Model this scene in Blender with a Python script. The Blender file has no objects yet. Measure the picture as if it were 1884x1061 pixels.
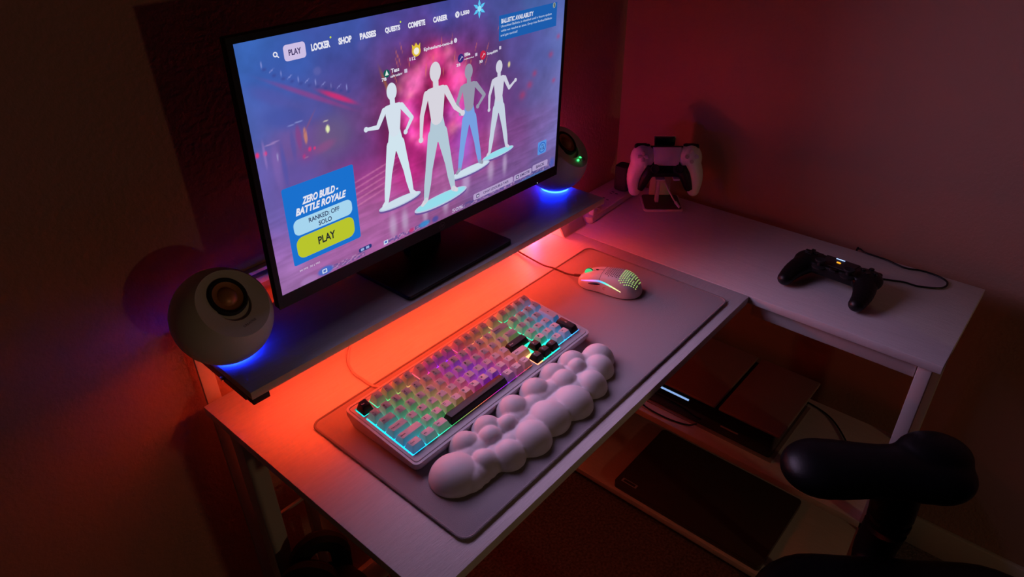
import bpy, bmesh, math, random
from mathutils import Vector, Matrix, Euler
random.seed(7)
PI = math.pi
S = bpy.context.scene
COL = S.collection

# ------------------------------------------------------------------ camera
cam = bpy.data.cameras.new('camera'); camo = bpy.data.objects.new('camera', cam); COL.objects.link(camo)
yaw, pit, rol = 0.8478, 0.5640, -0.0170
fw = Vector((math.sin(yaw)*math.cos(pit), math.cos(yaw)*math.cos(pit), -math.sin(pit)))
rt = Vector((math.cos(yaw), -math.sin(yaw), 0)); upv = rt.cross(fw)
c, s = math.cos(rol), math.sin(rol)
r2 = c*rt + s*upv; u2 = -s*rt + c*upv
M = Matrix((r2, u2, -fw)).transposed().to_4x4(); M.translation = Vector((-0.2807, -0.3751, 0.6928))
camo.matrix_world = M
cam.sensor_width = 36; cam.lens = 1277.5/1884*36; cam.clip_start = 0.02; cam.clip_end = 20
S.camera = camo
# ------------------------------------------------------------------ view / world
S.view_settings.view_transform = 'Standard'; S.view_settings.look = 'None'
S.view_settings.exposure = 0; S.view_settings.gamma = 1; S.view_settings.use_curve_mapping = False
W = bpy.data.worlds.new('world'); S.world = W; W.use_nodes = True
bg = W.node_tree.nodes['Background']; bg.inputs[0].default_value = (1.0, 0.62, 0.55, 1); bg.inputs[1].default_value = 0.004

def light(name, kind, loc, energy, color, size=0.1, size_y=None, direction=None, spread=None):
    l = bpy.data.lights.new(name, kind); l.energy = energy; l.color = color
    if kind == 'AREA':
        l.size = size
        if size_y: l.shape = 'RECTANGLE'; l.size_y = size_y
        if spread: l.spread = spread
    else: l.shadow_soft_size = size
    o = bpy.data.objects.new(name, l); COL.objects.link(o); o.location = loc
    if direction is not None: o.rotation_euler = Vector(direction).to_track_quat('-Z', 'Y').to_euler()
    return o
# warm lamp of the next room, far in front of the desk
light('room_lamp', 'POINT', (0.25, -2.6, 0.30), 9.5, (1.0, 0.62, 0.30), 0.04)

# ------------------------------------------------------------------ materials
def lin(c):
    return tuple((x/255/12.92 if x/255 <= .04045 else ((x/255+.055)/1.055)**2.4) for x in c)
_m = {}
def mat(name, col, rough=.5, metal=0, bump=0, bscale=200, var=0, vscale=20, stretch=None, spec=.5, emit=None, estr=0, detail=4, coat=0, sheen=0):
    if name in _m: return _m[name]
    m = bpy.data.materials.new(name); m.use_nodes = True; nt = m.node_tree; b = nt.nodes['Principled BSDF']
    b.inputs['Base Color'].default_value = (*col, 1); b.inputs['Roughness'].default_value = rough
    b.inputs['Metallic'].default_value = metal; b.inputs['Specular IOR Level'].default_value = spec
    b.inputs['Coat Weight'].default_value = coat; b.inputs['Sheen Weight'].default_value = sheen
    if emit: b.inputs['Emission Color'].default_value = (*emit, 1); b.inputs['Emission Strength'].default_value = estr
    tc = nt.nodes.new('ShaderNodeTexCoord'); mp = nt.nodes.new('ShaderNodeMapping'); nt.links.new(tc.outputs['Object'], mp.inputs[0])
    if stretch: mp.inputs['Scale'].default_value = stretch
    if var:
        n = nt.nodes.new('ShaderNodeTexNoise'); n.inputs['Scale'].default_value = vscale; n.inputs['Detail'].default_value = detail
        nt.links.new(mp.outputs[0], n.inputs[0])
        r = nt.nodes.new('ShaderNodeValToRGB'); r.color_ramp.elements[0].position = .3; r.color_ramp.elements[1].position = .7
        r.color_ramp.elements[0].color = (*[x*(1-var) for x in col], 1); r.color_ramp.elements[1].color = (*[min(1, x*(1+var)) for x in col], 1)
        nt.links.new(n.outputs[0], r.inputs[0]); nt.links.new(r.outputs[0], b.inputs['Base Color'])
    if bump:
        n = nt.nodes.new('ShaderNodeTexNoise'); n.inputs['Scale'].default_value = bscale; n.inputs['Detail'].default_value = detail
        nt.links.new(mp.outputs[0], n.inputs[0]); bp = nt.nodes.new('ShaderNodeBump'); bp.inputs['Strength'].default_value = bump
        bp.inputs['Distance'].default_value = .002
        nt.links.new(n.outputs[0], bp.inputs['Height']); nt.links.new(bp.outputs[0], b.inputs['Normal'])
    _m[name] = m; return m
def emis(name, col, strength=1, attr=None):
    if name in _m: return _m[name]
    m = bpy.data.materials.new(name); m.use_nodes = True; nt = m.node_tree; nt.nodes.clear()
    e = nt.nodes.new('ShaderNodeEmission'); o = nt.nodes.new('ShaderNodeOutputMaterial'); nt.links.new(e.outputs[0], o.inputs[0])
    e.inputs[0].default_value = (*col, 1); e.inputs[1].default_value = strength
    if attr:
        a = nt.nodes.new('ShaderNodeAttribute'); a.attribute_name = attr; nt.links.new(a.outputs['Color'], e.inputs[0])
    _m[name] = m; return m

white_board = mat('white_wood_laminate', (.74, .68, .69), .45, bump=.25, bscale=60, var=.05, vscale=30, stretch=(1, 14, 1))
wing_board = mat('white_wood_laminate_wing', (.74, .70, .71), .45, bump=.25, bscale=60, var=.05, vscale=30, stretch=(14, 1, 1))
shelf_board = mat('pale_wood_laminate', (.50, .47, .50), .42, bump=.15, bscale=60, var=.06, vscale=30, stretch=(1, 14, 1))
wood_edge = mat('wood_edge_band', (.75, .58, .46), .5)
white_metal = mat('white_painted_metal', (.50, .46, .45), .4)
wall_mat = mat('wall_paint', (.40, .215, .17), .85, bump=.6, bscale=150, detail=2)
trim_mat = mat('baseboard_paint', (.62, .56, .54), .5)
carpet = mat('carpet', (.16, .12, .11), 1, bump=1, bscale=260, var=.5, vscale=160)
black_pl = mat('black_plastic', (.005, .0045, .0055), .42, spec=.35)
black_mt = mat('black_matte', (.008, .008, .009), .75)
black_gl = mat('black_gloss', (.006, .006, .007), .12)
white_pl = mat('white_plastic', (.72, .68, .68), .38)
cream_pl = mat('speaker_shell', (.80, .74, .70), .5)
grey_pl = mat('grey_plastic', (.36, .34, .34), .6)
key_w = mat('white_keycap', (.58, .53, .55), .5)
key_k = mat('black_keycap', (.005, .004, .005), .42, spec=.3)
def translucent(m, amt):
    nt = m.node_tree; o = nt.nodes['Material Output']; p = nt.nodes['Principled BSDF']; t = nt.nodes.new('ShaderNodeBsdfTranslucent'); mx = nt.nodes.new('ShaderNodeMixShader')
    t.inputs[0].default_value = (.85, .82, .84, 1); mx.inputs[0].default_value = amt
    nt.links.new(p.outputs[0], mx.inputs[1]); nt.links.new(t.outputs[0], mx.inputs[2]); nt.links.new(mx.outputs[0], o.inputs[0])
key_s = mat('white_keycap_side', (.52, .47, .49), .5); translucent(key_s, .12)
legend_k = mat('dark_legend', (.02, .012, .015), .6)
legend_w = mat('pale_legend', (.6, .5, .5), .6)
pad_mat = mat('mousepad_cloth', (.34, .31, .33), .9, bump=.25, bscale=900, sheen=.2)
pad_rim = mat('mousepad_stitching', (.26, .23, .24), .9, bump=.6, bscale=700)
foam = mat('wrist_rest_foam', (.66, .61, .63), .6, bump=.05, bscale=500)
led_mat = emis('orange_led', (1.0, .066, .020), 76)
led2_mat = emis('magenta_led', (1.0, .035, .22), 110)
led3_mat = emis('red_fill_led', (1.0, .075, .05), 130)
blue_led = emis('blue_ring', (.004, .02, 1.0), 48)

# ------------------------------------------------------------------ builders (all shapes are built in world coordinates)
def new(): return bmesh.new()
def merge(bm, tmp, mx=None, mi=0):
    if mx is not None: bmesh.ops.transform(tmp, matrix=mx, verts=tmp.verts)
    for f in tmp.faces: f.material_index = mi
    me = bpy.data.meshes.new('t'); tmp.to_mesh(me); tmp.free(); bm.from_mesh(me); bpy.data.meshes.remove(me)
def box(bm, x0, x1, y0, y1, z0, z1, bev=0, seg=2, mx=None, mi=0):
    t = new(); bmesh.ops.create_cube(t, size=1)
    for v in t.verts: v.co = Vector(((x0+x1)/2+v.co.x*(x1-x0), (y0+y1)/2+v.co.y*(y1-y0), (z0+z1)/2+v.co.z*(z1-z0)))
    if bev: bmesh.ops.bevel(t, geom=t.edges[:], offset=bev, segments=seg, affect='EDGES', profile=.5)
    merge(bm, t, mx, mi)
def rpoly(x0, x1, y0, y1, r, n=6):
    pts = []
    for cx, cy, a in ((x1-r, y0+r, -90), (x1-r, y1-r, 0), (x0+r, y1-r, 90), (x0+r, y0+r, 180)):
        for i in range(n+1):
            t = math.radians(a+90*i/n); pts.append((cx+r*math.cos(t), cy+r*math.sin(t)))
    return pts
def prism(bm, pts, z0, z1, mx=None, mi=0, bev=0, scale0=1.0, seg=2):
    t = new(); cx = sum(p[0] for p in pts)/len(pts); cy = sum(p[1] for p in pts)/len(pts)
    lo = [t.verts.new((cx+(p[0]-cx)*scale0, cy+(p[1]-cy)*scale0, z0)) for p in pts]; hi = [t.verts.new((p[0], p[1], z1)) for p in pts]
    n = len(pts); top = t.faces.new(hi); bot = t.faces.new(lo[::-1])
    for i in range(n): t.faces.new((lo[i], lo[(i+1) % n], hi[(i+1) % n], hi[i]))
    bmesh.ops.recalc_face_normals(t, faces=t.faces)
    if bev: bmesh.ops.bevel(t, geom=[e for e in t.edges if e in top.edges[:] or e in bot.edges[:]], offset=bev, segments=seg, affect='EDGES', profile=.5)
    merge(bm, t, mx, mi)
def cyl(bm, p0, p1, r0, r1=None, n=24, mi=0, bev=0):
    p0, p1 = Vector(p0), Vector(p1); r1 = r0 if r1 is None else r1; t = new()
    bmesh.ops.create_cone(t, cap_ends=True, segments=n, radius1=r0, radius2=r1, depth=(p1-p0).length)
    if bev: bmesh.ops.bevel(t, geom=[e for e in t.edges if len(e.link_faces) == 2 and any(len(f.verts) > 4 for f in e.link_faces)], offset=bev, segments=2, affect='EDGES')
    q = (p1-p0).to_track_quat('Z', 'Y').to_matrix().to_4x4(); q.translation = (p0+p1)/2
    merge(bm, t, q, mi)
def ball(bm, c, r, mx=None, mi=0, n=32):
    t = new(); bmesh.ops.create_uvsphere(t, u_segments=n, v_segments=n//2, radius=1)
    r = r if isinstance(r, (tuple, list)) else (r, r, r)
    q = Matrix.Diagonal((*r, 1)); q = Matrix.Translation(c) @ (mx.to_3x3().to_4x4() if mx is not None else Matrix()) @ q
    merge(bm, t, q, mi)
def catmull(pts, n=8):
    P = [Vector(p) for p in pts]; P = [2*P[0]-P[1]]+P+[2*P[-1]-P[-2]]; out = []
    for i in range(1, len(P)-2):
        for k in range(n):
            t = k/n; a, b, c_, d = P[i-1:i+3]
            out.append(.5*((2*b)+(c_-a)*t+(2*a-5*b+4*c_-d)*t*t+(3*b-a-3*c_+d)*t**3))
    out.append(P[-2]); return out
def tube(bm, pts, r, n=10, smooth=True, mi=0, radii=None, closed=False):
    P = catmull(pts) if smooth and len(pts) > 2 else [Vector(p) for p in pts]
    t = new(); rings = []; up = Vector((0, 0, 1))
    for i, p in enumerate(P):
        if closed: d = (P[(i+1) % len(P)]-P[i-1]).normalized()
        else: d = (P[min(i+1, len(P)-1)]-P[max(i-1, 0)]).normalized()
        a = d.cross(up);
        if a.length < .05: a = d.cross(Vector((1, 0, 0)))
        a.normalize(); b = a.cross(d); rr = r if radii is None else radii(i/(len(P)-1))
        rings.append([t.verts.new(p+rr*(math.cos(2*PI*k/n)*a+math.sin(2*PI*k/n)*b)) for k in range(n)])
    m = len(P)
    for i in range(m if closed else m-1):
        A, B = rings[i], rings[(i+1) % m]
        for k in range(n): t.faces.new((A[k], A[(k+1) % n], B[(k+1) % n], B[k]))
    if not closed: t.faces.new(rings[0][::-1]); t.faces.new(rings[-1])
    bmesh.ops.recalc_face_normals(t, faces=t.faces)
    merge(bm, t, None, mi)
def lathe(bm, prof, mx, n=48, mi=0):
    t = new(); rings = []
    for r, z in prof:
        rings.append([t.verts.new((r*math.cos(2*PI*k/n), r*math.sin(2*PI*k/n), z)) for k in range(n)] if r > 1e-6 else [t.verts.new((0, 0, z))])
    for A, B in zip(rings, rings[1:]):
        for k in range(n):
            k2 = (k+1) % n
            if len(A) == 1 and len(B) == 1: continue
            if len(A) == 1: t.faces.new((A[0], B[k], B[k2]))
            elif len(B) == 1: t.faces.new((A[k], A[k2], B[0]))
            else: t.faces.new((A[k], A[k2], B[k2], B[k]))
    bmesh.ops.recalc_face_normals(t, faces=t.faces)
    merge(bm, t, mx, mi)
def text_mesh(body, bold=0, shear=0):
    cu = bpy.data.curves.new('txt', 'FONT'); cu.body = body; cu.size = 1; cu.offset = bold; cu.shear = shear; cu.resolution_u = 3
    o = bpy.data.objects.new('txt', cu); COL.objects.link(o); dg = bpy.context.evaluated_depsgraph_get(); dg.update()
    me = bpy.data.meshes.new_from_object(o.evaluated_get(dg)); COL.objects.unlink(o); bpy.data.objects.remove(o); bpy.data.curves.remove(cu)
    t = new(); t.from_mesh(me); bpy.data.meshes.remove(me); return t
def text(bm, body, mx, w=None, h=None, bold=0.0, shear=0, mi=0):
    """flat letters centred on mx, filling w x h (either may be None)"""
    t = text_mesh(body, bold, shear)
    if not t.verts: t.free(); return
    xs = [v.co.x for v in t.verts]; ys = [v.co.y for v in t.verts]
    W0, H0 = max(xs)-min(xs), max(ys)-min(ys); sx = w/W0 if w else None; sy = h/H0 if h else None
    sx = sx or sy; sy = sy or sx
    for v in t.verts: v.co = Vector(((v.co.x-(max(xs)+min(xs))/2)*sx, (v.co.y-(max(ys)+min(ys))/2)*sy, 0))
    merge(bm, t, mx, mi)

def obj(name, bm, m, parent=None, smooth=True, kind=None, label=None):
    """link the shape as one mesh object; parents are Empties or meshes whose world matrix is a known translation"""
    me = bpy.data.meshes.new(name)
    off = parent['_o'] if parent is not None else (0, 0, 0)
    org = Vector(off)
    cx = Vector((0, 0, 0))
    if bm.verts:
        xs = [v.co for v in bm.verts]
        cx = Vector(((min(v.x for v in xs)+max(v.x for v in xs))/2, (min(v.y for v in xs)+max(v.y for v in xs))/2, min(v.z for v in xs)))
    bmesh.ops.translate(bm, verts=bm.verts, vec=-cx)
    bm.to_mesh(me); bm.free()
    for mm in (m if isinstance(m, (list, tuple)) else [m]): me.materials.append(mm)
    o = bpy.data.objects.new(name, me); COL.objects.link(o); o.location = cx-org; o['_o'] = tuple(cx)
    if parent is not None: o.parent = parent
    if smooth:
        me.polygons.foreach_set('use_smooth', [True]*len(me.polygons))
        me.set_sharp_from_angle(angle=math.radians(35))
    if kind: o['kind'] = kind
    if label: o['label'] = label
    return o
def tag(o, label, cat, group=None):
    o['label'] = label; o['category'] = cat
    if group: o['group'] = group
    return o
def thing(name, loc, label, cat, group=None):
    o = bpy.data.objects.new(name, None); COL.objects.link(o); o.location = loc; o.empty_display_size = .02; o['_o'] = tuple(loc)
    return tag(o, label, cat, group)
def frame(origin, X, Y, Z):
    m = Matrix((Vector(X).normalized(), Vector(Y).normalized(), Vector(Z).normalized())).transposed().to_4x4(); m.translation = Vector(origin); return m

FLOOR = -0.73; DW = 0.796; DD = 0.488; WX = 1.09; WL = -0.32; WY = 0.53; RX = 1.16
# ------------------------------------------------------------------ room
b = new(); box(b, -2.2, 2.2, -3.2, .66, FLOOR-.05, FLOOR); obj('floor', b, carpet, kind='structure', smooth=False)
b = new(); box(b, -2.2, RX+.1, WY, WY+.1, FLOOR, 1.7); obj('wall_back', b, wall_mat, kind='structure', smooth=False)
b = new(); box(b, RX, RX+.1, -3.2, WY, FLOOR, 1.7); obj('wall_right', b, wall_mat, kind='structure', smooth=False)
b = new(); box(b, -2.2, RX, WY-.013, WY, FLOOR, FLOOR+.085, bev=.003); obj('baseboard_back', b, trim_mat, kind='structure')
b = new(); box(b, RX-.013, RX, -3.2, WY-.013, FLOOR, FLOOR+.085, bev=.003); obj('baseboard_right', b, trim_mat, kind='structure')

# ------------------------------------------------------------------ desk
desk = thing('desk', (0.55, .1, FLOOR), 'white L-shaped wooden desk with white metal legs in the room corner', 'desk')
b = new(); box(b, 0, DW-.0006, 0, DD, -.016, 0, bev=.0012); obj('tabletop', b, white_board, desk)
b = new(); box(b, DW+.0006, WX, WL, DD, -.0158, .0002, bev=.0012); obj('wing_tabletop', b, wing_board, desk)
b = new(); box(b, DW+.012, DW+.03, WL+.035, -.004, -.046, -.0165, bev=.001); obj('apron', b, white_metal, desk)
b = new(); box(b, .045, DW-.02, .02, .04, -.042, -.0165, bev=.001); obj('apron', b, white_metal, desk)
def leg(x0, x1, y0, y1): 
    b = new(); box(b, x0, x1, y0, y1, FLOOR, -.0165, bev=.0015); obj('leg', b, white_metal, desk)
leg(.005, .035, .405, .435); leg(.008, .038, .012, .042)
leg(.80, .821, -.308, -.287); leg(1.060, 1.081, -.308, -.287); leg(.80, .828, .44, .468); leg(1.055, 1.083, .44, .468)
b = new(); box(b, .105, .12, .455, .47, FLOOR, -.0165, bev=.001); obj('rear_upright', b, white_metal, desk)
b = new(); box(b, .036, .104, .460, .466, -.272, -.266, bev=.001); obj('crossbar', b, white_metal, desk)
for z0 in (-.408, -.706):
    b = new(); box(b, .80, 1.085, -.345, .438, z0, z0+.016, bev=.001)
    obj('lower_shelf', b, wing_board, desk)

# ------------------------------------------------------------------ monitor riser shelf
ZS = .12; ang = -.021
RS = Matrix.Translation((.003, .3165, 0)) @ Matrix.Rotation(ang, 4, 'Z')
riser = thing('monitor_shelf', (.38, .4, 0), 'long pale wooden monitor shelf raised above the back of the desk', 'shelf')
b = new(); box(b, 0, .757, 0, .163, ZS-.012, ZS, bev=.0006, mx=RS)
for f in b.faces:
    if abs(f.normal.z) < .5: f.material_index = 1
obj('shelf_board', b, [shelf_board, wood_edge], riser)
b = new(); box(b, 0, .024, 0, .02, ZS-.021, ZS-.0123, bev=.001, mx=RS); obj('corner_bracket', b, black_pl, riser)
b = new(); box(b, 0, .003, .021, .163, ZS-.024, ZS-.0123, mx=RS); obj('side_rail', b, black_pl, riser)
for x in (.012, .715):
    b = new(); box(b, x, x+.022, .4985, .5045, FLOOR, ZS-.013, bev=.0008); box(b, x, x+.022, .47, .4985, ZS-.018, ZS-.013); obj('post', b, white_metal, riser)
b = new(); cyl(b, RS @ Vector((-.004, .075, ZS-.016)), RS @ Vector((.001, .075, ZS-.016)), .0035, n=16); obj('screw', b, mat('steel', (.5, .5, .55), .2, 1), riser)

# ------------------------------------------------------------------ LED strips
o_led = new(); box(o_led, .03, .70, .365, .371, .1045, .1058); 
t = obj('led_strip', o_led, led_mat, smooth=False); tag(t, 'orange glowing LED strip stuck beneath the monitor shelf', 'light strip')
b = new(); tube(b, [(.742, .462, .004), (.752, .466, .014), (.757, .468, .026), (.752, .476, .016), (.746, .480, .004)], .003, n=8)
t = obj('led_strip', b, led2_mat)
b = new(); tube(b, [(.09, DD+.004, -.024), (.40, DD+.004, -.024), (.75, DD+.004, -.024)], .003, n=8, smooth=False); t4 = obj('led_strip', b, emis('orange_led_rear', (1.0, .085, .02), 18), smooth=False); tag(t4, 'orange LED strip along the hidden rear edge of the tabletop, glowing on the wall', 'light strip')
b = new(); box(b, .700, .750, .474, .476, .020, .034); t3 = obj('led_strip', b, led3_mat, smooth=False); tag(t3, 'added red light strip near the desk back edge, unseen, reddening the right wall', 'light strip'); tag(t, 'pink glowing loose end of LED strip curled behind the shelf end', 'light strip')  # red strip is an added light, put in to redden the right wall

# ------------------------------------------------------------------ monitor
yaw_m, tilt = -.0102, -.0503; MW = .5775; MH = MW*9/16
mX = Vector((math.cos(yaw_m), math.sin(yaw_m), 0)); mN = Vector((-math.sin(yaw_m), math.cos(yaw_m), 0))
mY = Vector((0, 0, math.cos(tilt)))+mN*math.sin(tilt); mZ = mX.cross(mY)      # mZ points out of the screen
MF = frame((.0984, .3651, .1979), mX, mY, mZ)
mon = thing('monitor', (.39, .40, ZS), 'large black flat monitor showing a colourful game lobby on the raised shelf', 'monitor')
b = new(); box(b, -.0075, MW+.0065, -.019, MH+.007, -.012, -.0006, bev=.0015, mx=MF); box(b, .04, MW-.04, .02, MH-.03, -.035, -.0115, bev=.008, mx=MF)
obj('housing', b, black_mt, mon)
b = new()
for (x0, x1, y0, y1) in ((-.0075, 0, -.019, MH+.007), (MW, MW+.0065, -.019, MH+.007), (0, MW, -.019, 0), (0, MW, MH, MH+.007)):
    box(b, x0, x1, y0, y1, -.0005, .0012, mx=MF)
obj('bezel', b, black_pl, mon)
b = new(); prism(b, rpoly(.272, .508, .318, .475, .006), ZS+.0002, ZS+.008, bev=.0015); obj('stand_base', b, black_pl, mon)
b = new(); box(b, .355, .425, .405, .425, ZS+.006, .36, bev=.004); obj('stand_neck', b, black_pl, mon)
b = new(); text(b, 'hp', MF @ Matrix.Translation((.29, -.0100, .00135)), h=.007, shear=.25)
t = new(); bmesh.ops.create_circle(t, segments=32, radius=.0062); 
lo = new()
for k in range(32):
    a0, a1 = 2*PI*k/32, 2*PI*(k+1)/32; q = [lo.verts.new((r*math.cos(a), r*math.sin(a), 0)) for r, a in ((.0062, a0), (.0062, a1), (.0056, a1), (.0056, a0))]; lo.faces.new(q)
t.free(); merge(b, lo, MF @ Matrix.Translation((.29, -.0100, .00135))); obj('logo', b, mat('dim_logo', (.08, .08, .09), .4), mon, smooth=False)
b = new(); ball(b, MF @ Vector((MW-.05, -.017, .0012)), .0006, n=8); obj('power_light', b, emis('power_led', (.8, .85, 1), 2), mon)

# ---- screen picture: colour per vertex of a fine grid (the panel gives off this light)
import numpy as np
def sc(c): return np.array(c, float)/255
NX, NY = 384, 216
gs, gt = np.meshgrid(np.linspace(0, 1, NX), np.linspace(0, 1, NY))
rng = np.random.RandomState(3)
def vnoise(fx, fy, seed, octs=3):
    out = np.zeros_like(gs); amp = 1; tot = 0
    for o_ in range(octs):
        r = np.random.RandomState(seed+o_); nx, ny = int(fx*2**o_)+2, int(fy*2**o_)+2; g = r.rand(ny, nx)
        x = gs*(nx-1.001); y = gt*(ny-1.001); xi = x.astype(int); yi = y.astype(int); fx_ = x-xi; fy_ = y-yi
        fx_ = fx_*fx_*(3-2*fx_); fy_ = fy_*fy_*(3-2*fy_)
        out += amp*((g[yi, xi]*(1-fx_)+g[yi, xi+1]*fx_)*(1-fy_)+(g[yi+1, xi]*(1-fx_)+g[yi+1, xi+1]*fx_)*fy_); tot += amp; amp *= .5
    return out/tot
# control points (s, t, colour, radius) blended by distance
cps = [(0, 1, (58, 100, 180)), (.1, .85, (58, 92, 175)), (.25, .97, (62, 84, 165)), (.25, .8, (68, 76, 155)), (.4, .97, (74, 72, 152)), (.55, .97, (66, 74, 155)), (.72, .97, (72, 80, 150)), (.9, .97, (70, 95, 160)), (1, .95, (88, 105, 180)),
       (0, .7, (75, 100, 180)), (.08, .65, (96, 86, 158)), (.15, .7, (92, 78, 148)), (.26, .72, (88, 66, 135)), (.35, .8, (95, 65, 130)), (.45, .88, (95, 62, 140)), (.62, .86, (90, 66, 140)), (.8, .72, (86, 76, 145)), (.9, .66, (85, 90, 160)), (1, .7, (98, 112, 180)),
       (0, .5, (100, 95, 175)), (.08, .5, (112, 84, 155)), (.16, .55, (104, 80, 140)), (.22, .6, (92, 80, 125)), (.27, .5, (96, 66, 135)), (.3, .62, (120, 60, 120)), (.8, .5, (100, 66, 130)), (.88, .5, (92, 90, 150)), (1, .45, (112, 112, 180)),
       (.03, .35, (105, 92, 165)), (.1, .4, (105, 80, 160)), (.25, .4, (150, 55, 130)), (.3, .3, (165, 75, 140)), (.26, .2, (168, 98, 158)), (0, .2, (150, 102, 178)), (.02, .08, (160, 110, 172)), (.15, .06, (158, 96, 158)), (.33, .1, (160, 92, 152)), (.4, .35, (175, 40, 120)), (.5, .15, (165, 90, 150)),
       (.5, .02, (140, 85, 140)), (.65, .1, (125, 88, 145)), (.65, .25, (170, 70, 140)), (.8, .3, (120, 68, 130)), (.8, .12, (122, 84, 145)), (.92, .3, (118, 92, 155)), (.95, .05, (110, 90, 150)), (1, .2, (120, 112, 180)),
       (.47, .62, (160, 22, 84)), (.42, .6, (170, 30, 110)), (.35, .5, (128, 24, 80)), (.55, .7, (180, 40, 110)), (.6, .5, (150, 50, 140)), (.7, .5, (125, 60, 130)), (.7, .66, (90, 58, 112)), (.45, .78, (125, 24, 68)), (.37, .68, (98, 34, 66)), (.6, .75, (120, 45, 100))]
acc = np.zeros((NY, NX, 3)); wsum = np.zeros((NY, NX))
for (a, t_, c_) in cps:
    d2 = ((gs-a)*1.6)**2+(gt-t_)**2; w = np.exp(-d2/(2*.07**2))+.002/(d2+.02)**2*.01; acc += w[..., None]*sc(c_); wsum += w
img = acc/wsum[..., None]
def blob(s0, t0, rx, ry, c_, a, rot=0, p=2):
    global img
    dx = (gs-s0)*16/9; dy = gt-t0; cr, sr = math.cos(rot), math.sin(rot); u = (dx*cr+dy*sr)/(rx*16/9); v = (-dx*sr+dy*cr)/ry
    w = (a*np.exp(-(u*u+v*v)**(p/2)))[..., None]; img = img*(1-w)+sc(c_)*w
# pink smoke around the middle
for i in range(190):
    a = rng.rand()*2*PI; rr = .165+.018*rng.randn(); s0 = .5+rr*.58*math.cos(a); t0 = .60+rr*1.15*math.sin(a)
    blob(s0, t0, .006+.012*rng.rand(), .012+.02*rng.rand(), (235+rng.randint(20), 40+rng.randint(120), 140+rng.randint(70)), .3, rng.rand()*3)
for s0, t0, r_, c_ in [(.44, .70, .035, (250, 130, 200)), (.50, .80, .03, (245, 70, 130)), (.575, .66, .035, (255, 100, 180)), (.42, .58, .03, (240, 80, 190)), (.57, .53, .03, (235, 80, 200)), (.46, .5, .03, (210, 40, 120)), (.52, .66, .03, (230, 40, 110))]:
    blob(s0, t0, r_, r_*1.7, c_, .55)
n1 = vnoise(26, 16, 11, 4); n2 = vnoise(10, 50, 5, 3)
cm = np.exp(-(((gs-.5)*1.6/.28)**2+((gt-.6)/.3)**2)); img *= (1+(n1-.5)*(.16+.75*cm))[..., None]
fl = np.clip((.42-gt)/.1, 0, 1); k_ = np.sin((gt*2.1-gs*.35)*40+n2*9)
img *= (1+.04*fl*k_+.10*fl*(n2-.5))[..., None]
# huts, rails and lamps on the left
blob(.15, .74, .11, .045, (70, 84, 165), .45, -.85, 4)
blob(.06, .80, .05, .03, (88, 84, 165), .5, -.5, 4); blob(.15, .765, .105, .010, (165, 62, 132), .55, -.50, 4); blob(.215, .733, .050, .011, (220, 45, 112), .85, -.50, 4)
blob(.09, .705, .06, .045, (62, 82, 165), .6, -.3, 4); blob(.11, .60, .09, .075, (122, 82, 150), .45, 0, 4); blob(.19, .59, .045, .085, (108, 90, 128), .65, 0, 4); blob(.165, .557, .030, .020, (150, 78, 132), .6, .2, 4)
blob(.122, .624, .0045, .033, (205, 130, 105), .85, 0, 8); blob(.106, .625, .007, .05, (142, 62, 128), .6, 0, 6); blob(.090, .60, .006, .06, (78, 80, 160), .5, 0, 6)
blob(.104, .682, .02, .0022, (150, 160, 220), .7, .1, 6); blob(.135, .668, .03, .004, (140, 80, 120), .5, .9, 4)
for k in range(11):
    f_ = k/10; z0, z1 = .05+.19*f_, .915-.155*f_**.75
    blob(z0, z1, .0065, .0020, (155, 160, 225), .75, (.5 if k % 2 else -1.6), 4); blob(z0+.004, z1-.018, .005, .006, (58, 66, 140), .6, 0, 3)
blob(.172, .848, .010, .016, (100, 100, 172), .55, 0, 6); blob(.29, .90, .012, .02, (96, 88, 165), .4, .5, 4)
for s0, t0, r_ in ((.006, .607, .0045), (.024, .605, .004), (.128, .567, .004), (.140, .565, .0028), (.112, .545, .004)): blob(s0, t0, r_, r_*2.3, (250, 50, 115), .95, 0, 3)
blob(.117, .539, .005, .0025, (225, 180, 180), .8, 0, 4); blob(.117, .545, .018, .03, (170, 45, 105), .4)
blob(.179, .623, .0050, .016, (228, 236, 180), 1, 0, 8); blob(.175, .655, .008, .0022, (205, 195, 180), .85, .1, 6)
blob(.770, .655, .005, .014, (225, 210, 150), .95, 0, 6)
blob(.042, .634, .018, .0035, (172, 140, 195), .7, .1, 6); blob(.022, .60, .0035, .055, (150, 118, 190), .6, 0, 6); blob(.045, .54, .010, .09, (140, 104, 180), .45, 0, 4); blob(.062, .53, .006, .09, (70, 82, 170), .55, 0, 4); blob(.05, .578, .002, .016, (180, 180, 220), .6, -.1, 4)
blob(.10, .50, .05, .06, (90, 80, 158), .5, 0, 4); blob(.20, .50, .05, .05, (92, 68, 135), .4)
for s0, t0, r_ in ((.86, .52, .012), (.88, .57, .01), (.98, .72, .008), (.95, .64, .01), (.83, .48, .014), (.97, .5, .008)): blob(s0, t0, r_, r_*1.5, (200, 50, 90), .45)
# sparks rising
for i in range(26):
    s0 = .36+.37*rng.rand(); t0 = .66+.2*rng.rand(); blob(s0, t0, .0012, .022, (225, 120, 90), .65, -.9*(s0-.5)/.2*.5, 4)
blob(.345, .74, .004, .06, (180, 110, 50), .6, .35, 3); blob(.355, .68, .003, .03, (230, 180, 110), .7, .4, 3)
# streaks on the floor to the left of the figures
for k in range(5): blob(.29-.01*k, .38-.03*k, .09, .004, (215, 130, 175), .55, .18, 4)
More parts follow.
